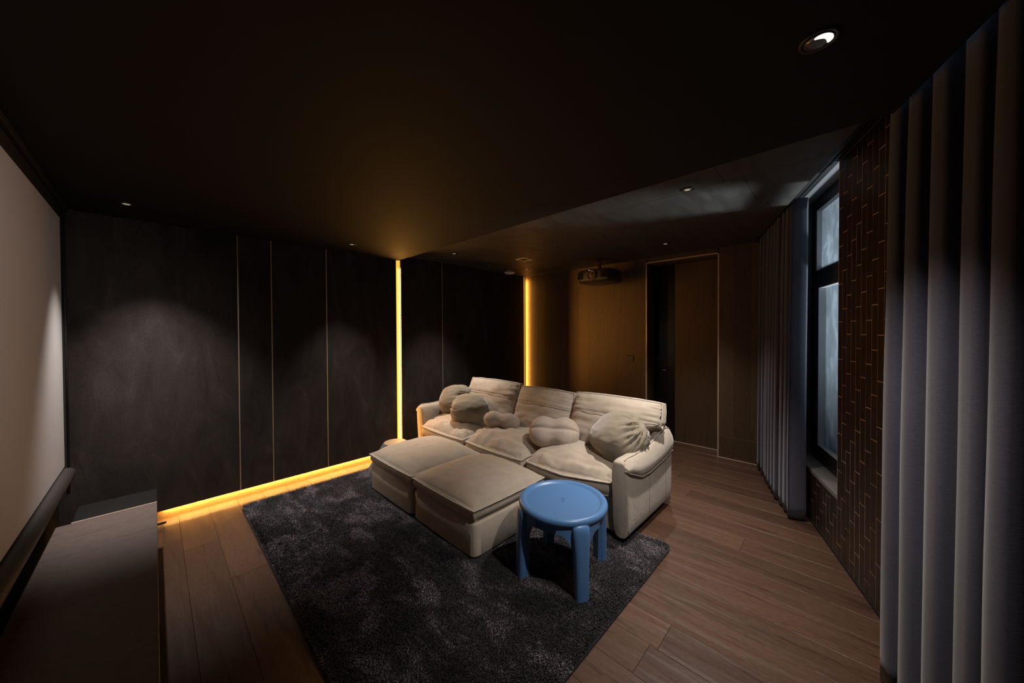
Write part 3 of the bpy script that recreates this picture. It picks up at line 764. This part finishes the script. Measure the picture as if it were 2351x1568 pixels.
# arms
def se_ring(x, y0, y1, z0, z1, e=3.2, n=36, skew=0):
    o = []; cy, cz, hy, hz = (y0+y1)/2, (z0+z1)/2, (y1-y0)/2, (z1-z0)/2
    for i in range(n):
        a_ = 2*pi*i/n; c_, s_ = cos(a_), sin(a_)
        yy = cy+hy*math.copysign(abs(c_)**(2/e), c_); zz = cz+hz*math.copysign(abs(s_)**(2/e), s_)
        o.append((x, yy+skew*(zz-cz), zz))
    return o
def interp(x, xs_, ys_): return float(np.interp(x, xs_, ys_))
def arm(yo, yi, sgn):
    """yo outer plane, yi inner plane; sgn=+1 when the outer side faces -y"""
    ridge = ([2.225, 2.275, 2.40, 2.62, 2.835, 3.0, 3.085], [.570, .605, .598, .604, .640, .672, .655])
    seam = ([2.22, 2.34, 2.444, 2.582, 2.828, 3.09], [.53, .482, .440, .428, .445, .485])
    A, Bm = min(yo, yi), max(yo, yi)
    # body
    rings = []
    for (x, k, zt) in ((2.250, .84, .50), (2.252, .92, .51), (2.258, .97, .52), (2.268, 1, .53), (2.30, 1, .535), (2.45, 1, .52), (2.65, 1, .53), (2.85, 1, .57), (3.04, 1, .60), (3.07, .97, .595), (3.085, .88, .58)):
        h_ = (Bm-A)/2*k; c_ = (A+Bm)/2
        zt = interp(x, *ridge)
        rings.append([(q[0]-.025*max(0, q[2]-.1)*max(0, 1-(x-2.252)/.3)/.45, q[1], q[2]) for q in se_ring(x, c_-h_, c_+h_, .05+.01*(1-k), zt, 4.2, 48)])
    b = B(); b.loft(rings); body = b.go('arm', m_sofa, sofa, smooth=True, auto=60)
    # padded cap that hangs over the outside
    rings = []; N_ = 30
    for i in range(N_+1):
        t_ = .5-.5*cos(pi*i/N_); x = 2.226+(3.088-2.226)*t_
        e_ = max(.0, 1-abs(2*t_-1)**10)**.5
        zt = interp(x, *ridge)+.004; zb_ = interp(x, *seam); out = .010+.022*e_
        ring = []
        for q in range(17):
            a_ = q/16; yy = yo+sgn*(.034*(1-a_)**2-out*sin(pi*min(1, a_*1.02))**.6)
            ring.append((x, yy+.002*nz(x*9, q*.3, 2), zt+(zb_-zt)*a_))
        ring += [(x, yo+sgn*.03, zb_+.004), (x, yo+sgn*.06, (zt+zb_)/2), (x, yo+sgn*.055, zt-.01)]
        rings.append(ring)
    b = B(); b.loft(rings); cap = b.go('arm_cap', m_sofa, body, smooth=True, auto=80)
    # piping along the top ridge, down the front and along the cap's lower seam
    pts = [(x, yo+sgn*.030, interp(x, *ridge)+.006+.003*nz(x*25, 1, 1)-.012*abs(0)) for x in np.linspace(2.25, 3.06, 44)]
    pts += [(3.088, yo+sgn*.025, z) for z in (.64, .60)]
    b = B(); b.tube(pts, .005, 7); b.go('piping', m_pipe, body, smooth=True)
    pts = [(2.222, yo+sgn*.010, .54), (2.245, yo-sgn*.008, .525)]+[(x, yo-sgn*.012-.002*nz(x*20, 3, 3), interp(x, *seam)+.004+.002*nz(x*25, 1, 4)) for x in np.linspace(2.30, 3.06, 40)]
    b = B(); b.tube(pts, .0045, 7); b.go('piping', m_pipe, body, smooth=True)
    pts = [(2.264, yo+sgn*.005, .50-.40*q) for q in np.linspace(0, 1, 24)]
    b = B(); b.tube(pts, .005, 7); b.go("piping", m_pipe, body, smooth=True)
    for x in (2.607, 2.937):
        b = B(); b.tube([(x, yo+.001*sgn, .11), (x, yo, .2), (x, yo, interp(x, *seam)-.005)], .0014, 5); b.go('seam', mat('stitch', (.16, .13, .10), .9), body)
    return body
arm(1.065, 1.185, +1)
arm(3.785, 3.655, -1)

# ottomans
def ottoman(y0, y1, label, seed):
    x0, x1 = 1.422, 2.150
    o = empty('ottoman', ((x0+x1)/2, (y0+y1)/2, RZ), label, 'ottoman', 'ottomans in front of the sofa')
    def rr(k, z): 
        hx, hy = (x1-x0)/2-k, (y1-y0)/2-k
        return sup((x0+x1)/2, (y0+y1)/2, hx, hy, z, 16, 96)
    b = B(); b.loft([rr(.008, RZ), rr(.0, RZ+.010), rr(.0, .225), rr(.006, .236), rr(.02, .242)]); b.go('base', m_sofa, o, smooth=True, auto=40)
    T = lambda p: Vector(((x0+x1)/2+p.x, (y0+y1)/2+p.y, p.z))
    add_cushion('cushion', T, o, m_sofa, m_pipe, lx=x1-x0+.01, ly=y1-y0+.01, zb=.240, ze=.332, crown=.095, bulge=.010, n=40, wr=.006, puck=.004, corner=.05, seed=seed, tuck=.034, pr_=.005, wob=.0025)
    b = B(); b.tube([(x0+.002, y0+.003, z) for z in np.linspace(RZ+.02, .215, 8)], .0012, 5); b.go('seam', m_pipe, o)
    return o
ottoman(1.725, 2.485, 'beige ottoman right behind the blue stool, the nearer of the two', 21)
ottoman(2.512, 3.272, 'beige ottoman nearer the suede wall, left of its twin', 33)

# ================================================================== PILLOWS
def round_pillow(c, rx, ry, rz, rot, gather, seed, label, amp=.014, flat=.0, bottom=None):
    """soft round pillow with gathered folds that converge on a tuck"""
    R = rot; G_ = (R.transposed() @ Vector(gather)).normalized(); V = []; F = []
    nu, nv = 132, 80
    ax = G_.orthogonal().normalized(); ay = G_.cross(ax)
    for j in range(nv+1):
        th = pi*j/nv
        for i in range(nu):
            ph = 2*pi*i/nu; d = Vector((sin(th)*cos(ph), sin(th)*sin(ph), cos(th)))
            e = 2.6; l_ = (abs(d.x)**e+abs(d.y)**e+abs(d.z)**e)**(-1/e)
            p = d*l_*.97
            g_ = math.acos(max(-1, min(1, d.dot(G_)))); fa = math.atan2(d.dot(ay), d.dot(ax))
            w_ = math.exp(-((g_-.50)/.50)**2)
            fold = nz(fa*3.4+seed, g_*.9, seed)*1.2+.5*nz(fa*8.5, g_*1.5, seed+4)
            ridge = .5-abs(fold)*2.2
            r_ = 1+(amp/.2)*w_*ridge-.07*math.exp(-(g_/.20)**2)+.03*nz(d.x*2.2, d.y*2.2, d.z*2.2+seed)+.012*nz(d.x*7+seed, d.y*3, d.z*7)
            q = R @ Vector((p.x*rx*r_, p.y*ry*r_, p.z*rz*r_))
            if bottom is not None: 
                zz = c[2]+q.z; 
                if zz < bottom: q.z = bottom-c[2]+(zz-bottom)*.12
            V.append(tuple(Vector(c)+q))
    for j in range(nv):
        for i in range(nu): F.append([j*nu+i, j*nu+(i+1) % nu, (j+1)*nu+(i+1) % nu, (j+1)*nu+i][::-1])
    b = mk('round_pillow', V, F, m_olive, origin=(c[0], c[1], c[2]-rz), smooth=True)
    return props(b, label, 'pillow', 'round olive pillows on the sofa')
RX = lambda a_: Matrix.Rotation(radians(a_), 3, 'X'); RYm = lambda a_: Matrix.Rotation(radians(a_), 3, 'Y'); RZm = lambda a_: Matrix.Rotation(radians(a_), 3, 'Z')
round_pillow((2.60, 3.47, .640), .205, .215, .165, RZm(35) @ RYm(-45), (.25, -.75, .45), 3, 'round olive pillow at the back left corner of the sofa, behind its twin', .02)
round_pillow((2.49, 3.075, .60), .185, .215, .180, RZm(25) @ RYm(-30), (-.35, .75, .12), 8, 'plump round olive pillow sitting upright on the left seat cushion', .018, bottom=.475)
round_pillow((2.61, 1.325, .640), .215, .265, .18, RZm(-30) @ RYm(-38) @ RX(-12), (.10, -.78, .55), 15, 'largest round olive pillow with deep gathers against the right arm', .017, bottom=.485)
def bone(c, length, r0, waist, rot, label, lobes=0, squash=1, seed=0):
    V = []; F = []; nu, nv = 64, 60
    for j in range(nv+1):
        t_ = -1+2*j/nv; sx = -cos(pi*j/nv)
        cap = sqrt(max(0, 1-abs(sx)**3.0)); R_ = r0*(1-waist*math.exp(-(sx/.30)**2))*cap
        for i in range(nu):
            a_ = 2*pi*i/nu; ca, sa = cos(a_), sin(a_)
            rr_ = R_
            if lobes: 
                rr_ = R_*(1+.50*ca*ca-.20*math.exp(-(ca/.18)**2))
            rr_ *= 1+.012*nz(a_*2.5, sx*8, seed)+.03*math.exp(-((sx)/.22)**2)*nz(a_*6, sx*1.5, seed+2)
            p = Vector((sx*length/2, rr_*ca, rr_*sa*squash))
            V.append(tuple(Vector(c)+rot @ p))
    for j in range(nv):
        for i in range(nu): F.append([j*nu+i, j*nu+(i+1) % nu, (j+1)*nu+(i+1) % nu, (j+1)*nu+i])
    o = mk('bone_pillow', V, F, m_pink, origin=c, smooth=True)
    # gathered seam round one end
    pts = []
    sx = .80; R_ = r0*(1-waist*math.exp(-(sx/.30)**2))*sqrt(1-sx**3)
    for i in range(48):
        a_ = 2*pi*i/48; ca, sa = cos(a_), sin(a_); rr_ = R_*((1+.50*ca*ca-.20*math.exp(-(ca/.18)**2)) if lobes else 1)
        pts.append(Vector(c)+rot @ Vector((sx*length/2, rr_*ca, rr_*sa*squash)))
    b = B(); b.tube(pts, .0016, 5, closed=True); b.go('seam', m_pink, o)
    return props(o, label, 'pillow', 'blush bone-shaped pillows on the sofa')
bone((2.50, 2.570, .572), .40, .094, .24, RZm(-68) @ RYm(3), 'small blush dumbbell-shaped pillow between the left and middle seats', 0, 1.0, 3)
bone((2.50, 1.890, .588), .455, .102, .20, RZm(-62) @ RX(50), 'larger blush pillow of two joined lobes between the middle and right seats', 1, 1.0, 6)

# ================================================================== BLUE STOOL
SX, SY, ST = 1.775, 1.275, .455
stool = empty('plastic_stool', (SX, SY, RZ), 'round blue plastic stool with four stout legs standing on the rug', 'stool')
prof = [(.001, .4385), (.222, .4385), (.229, .4405), (.236, .448), (.246, .4535), (.256, .4545), (.266, .451), (.273, .443), (.276, .430), (.272, .417), (.262, .407), (.250, .402), (.248, .360), (.242, .356), (.236, .360), (.236, .425), (.001, .425)]
b = B(); b.lathe([(r_, z_-.0) for r_, z_ in prof], (SX, SY, 0), 72); seat = b.go('seat', m_blue, stool, smooth=True, auto=70)
# small moulded oval emblem in the middle of the seat
b = B(); b.tube([(SX+.030*cos(a_)*cos(.9)-.014*sin(a_)*sin(.9), SY+.026*cos(a_)*sin(.9)+.013*sin(a_)*cos(.9), .4395) for a_ in np.linspace(0, 2*pi, 25)[:-1]], .0012, 5, True)
b.tube([(SX-.006, SY-.006, .4395), (SX+.002, SY+.008, .4395), (SX+.008, SY+.002, .4395), (SX-.002, SY-.008, .4395)], .0012, 5); b.go('emblem', m_blue, seat)
for a_deg in (238, 149, 331, 57):
    a_ = radians(a_deg); er = Vector((cos(a_), sin(a_), 0)); et = Vector((-sin(a_), cos(a_), 0)); c0 = Vector((SX, SY, 0))
    # half-round outer shell with side flanges
    rings = []
    for (z, ro, wd, fl_) in ((RZ-.006, .300, .040, .018), (.10, .300, .041, .020), (.20, .299, .043, .022), (.28, .297, .046, .024), (.335, .294, .050, .026), (.37, .291, .052, .024), (.400, .288, .052, .020), (.415, .282, .049, .016), (.423, .276, .040, .010), (.426, .268, .022, .004)):
        ring = []; n = 24
        for i in range(n):
            q = 2*pi*i/n; c_, s_ = cos(q), sin(q)
            # outer half: round, inner half: squarer
            if c_ >= 0: u_, t2 = c_**.8*.030, math.copysign(abs(s_)**.8, s_)*wd
            else: u_, t2 = -abs(c_)**.45*fl_, math.copysign(abs(s_)**.7, s_)*wd*.96
            ring.append(c0+er*(ro-.028+u_)+et*t2+Vector((0, 0, z)))
        rings.append(ring)
    b = B(); b.loft(rings); lg = b.go('leg', m_blue, stool, smooth=True, auto=55)
    # inner web that widens into an arch under the seat
    nw = 28; rings = []
    for i in range(nw+1):
        w_ = -.135+.27*i/nw; qa = w_/.25; d_ = er*cos(qa)+et*sin(qa); aw = abs(w_)
        zb_ = RZ if aw < .034 else (.365-.125*max(0, 1-(aw-.034)/.085)**2.2)
        rings.append([c0+d_*.262+Vector((0, 0, zb_)), c0+d_*.262+Vector((0, 0, .408)), c0+d_*.240+Vector((0, 0, .408)), c0+d_*.236+Vector((0, 0, zb_))])
    b = B(); b.loft(rings); b.go('arch_web', m_blue, lg, smooth=True, auto=40)
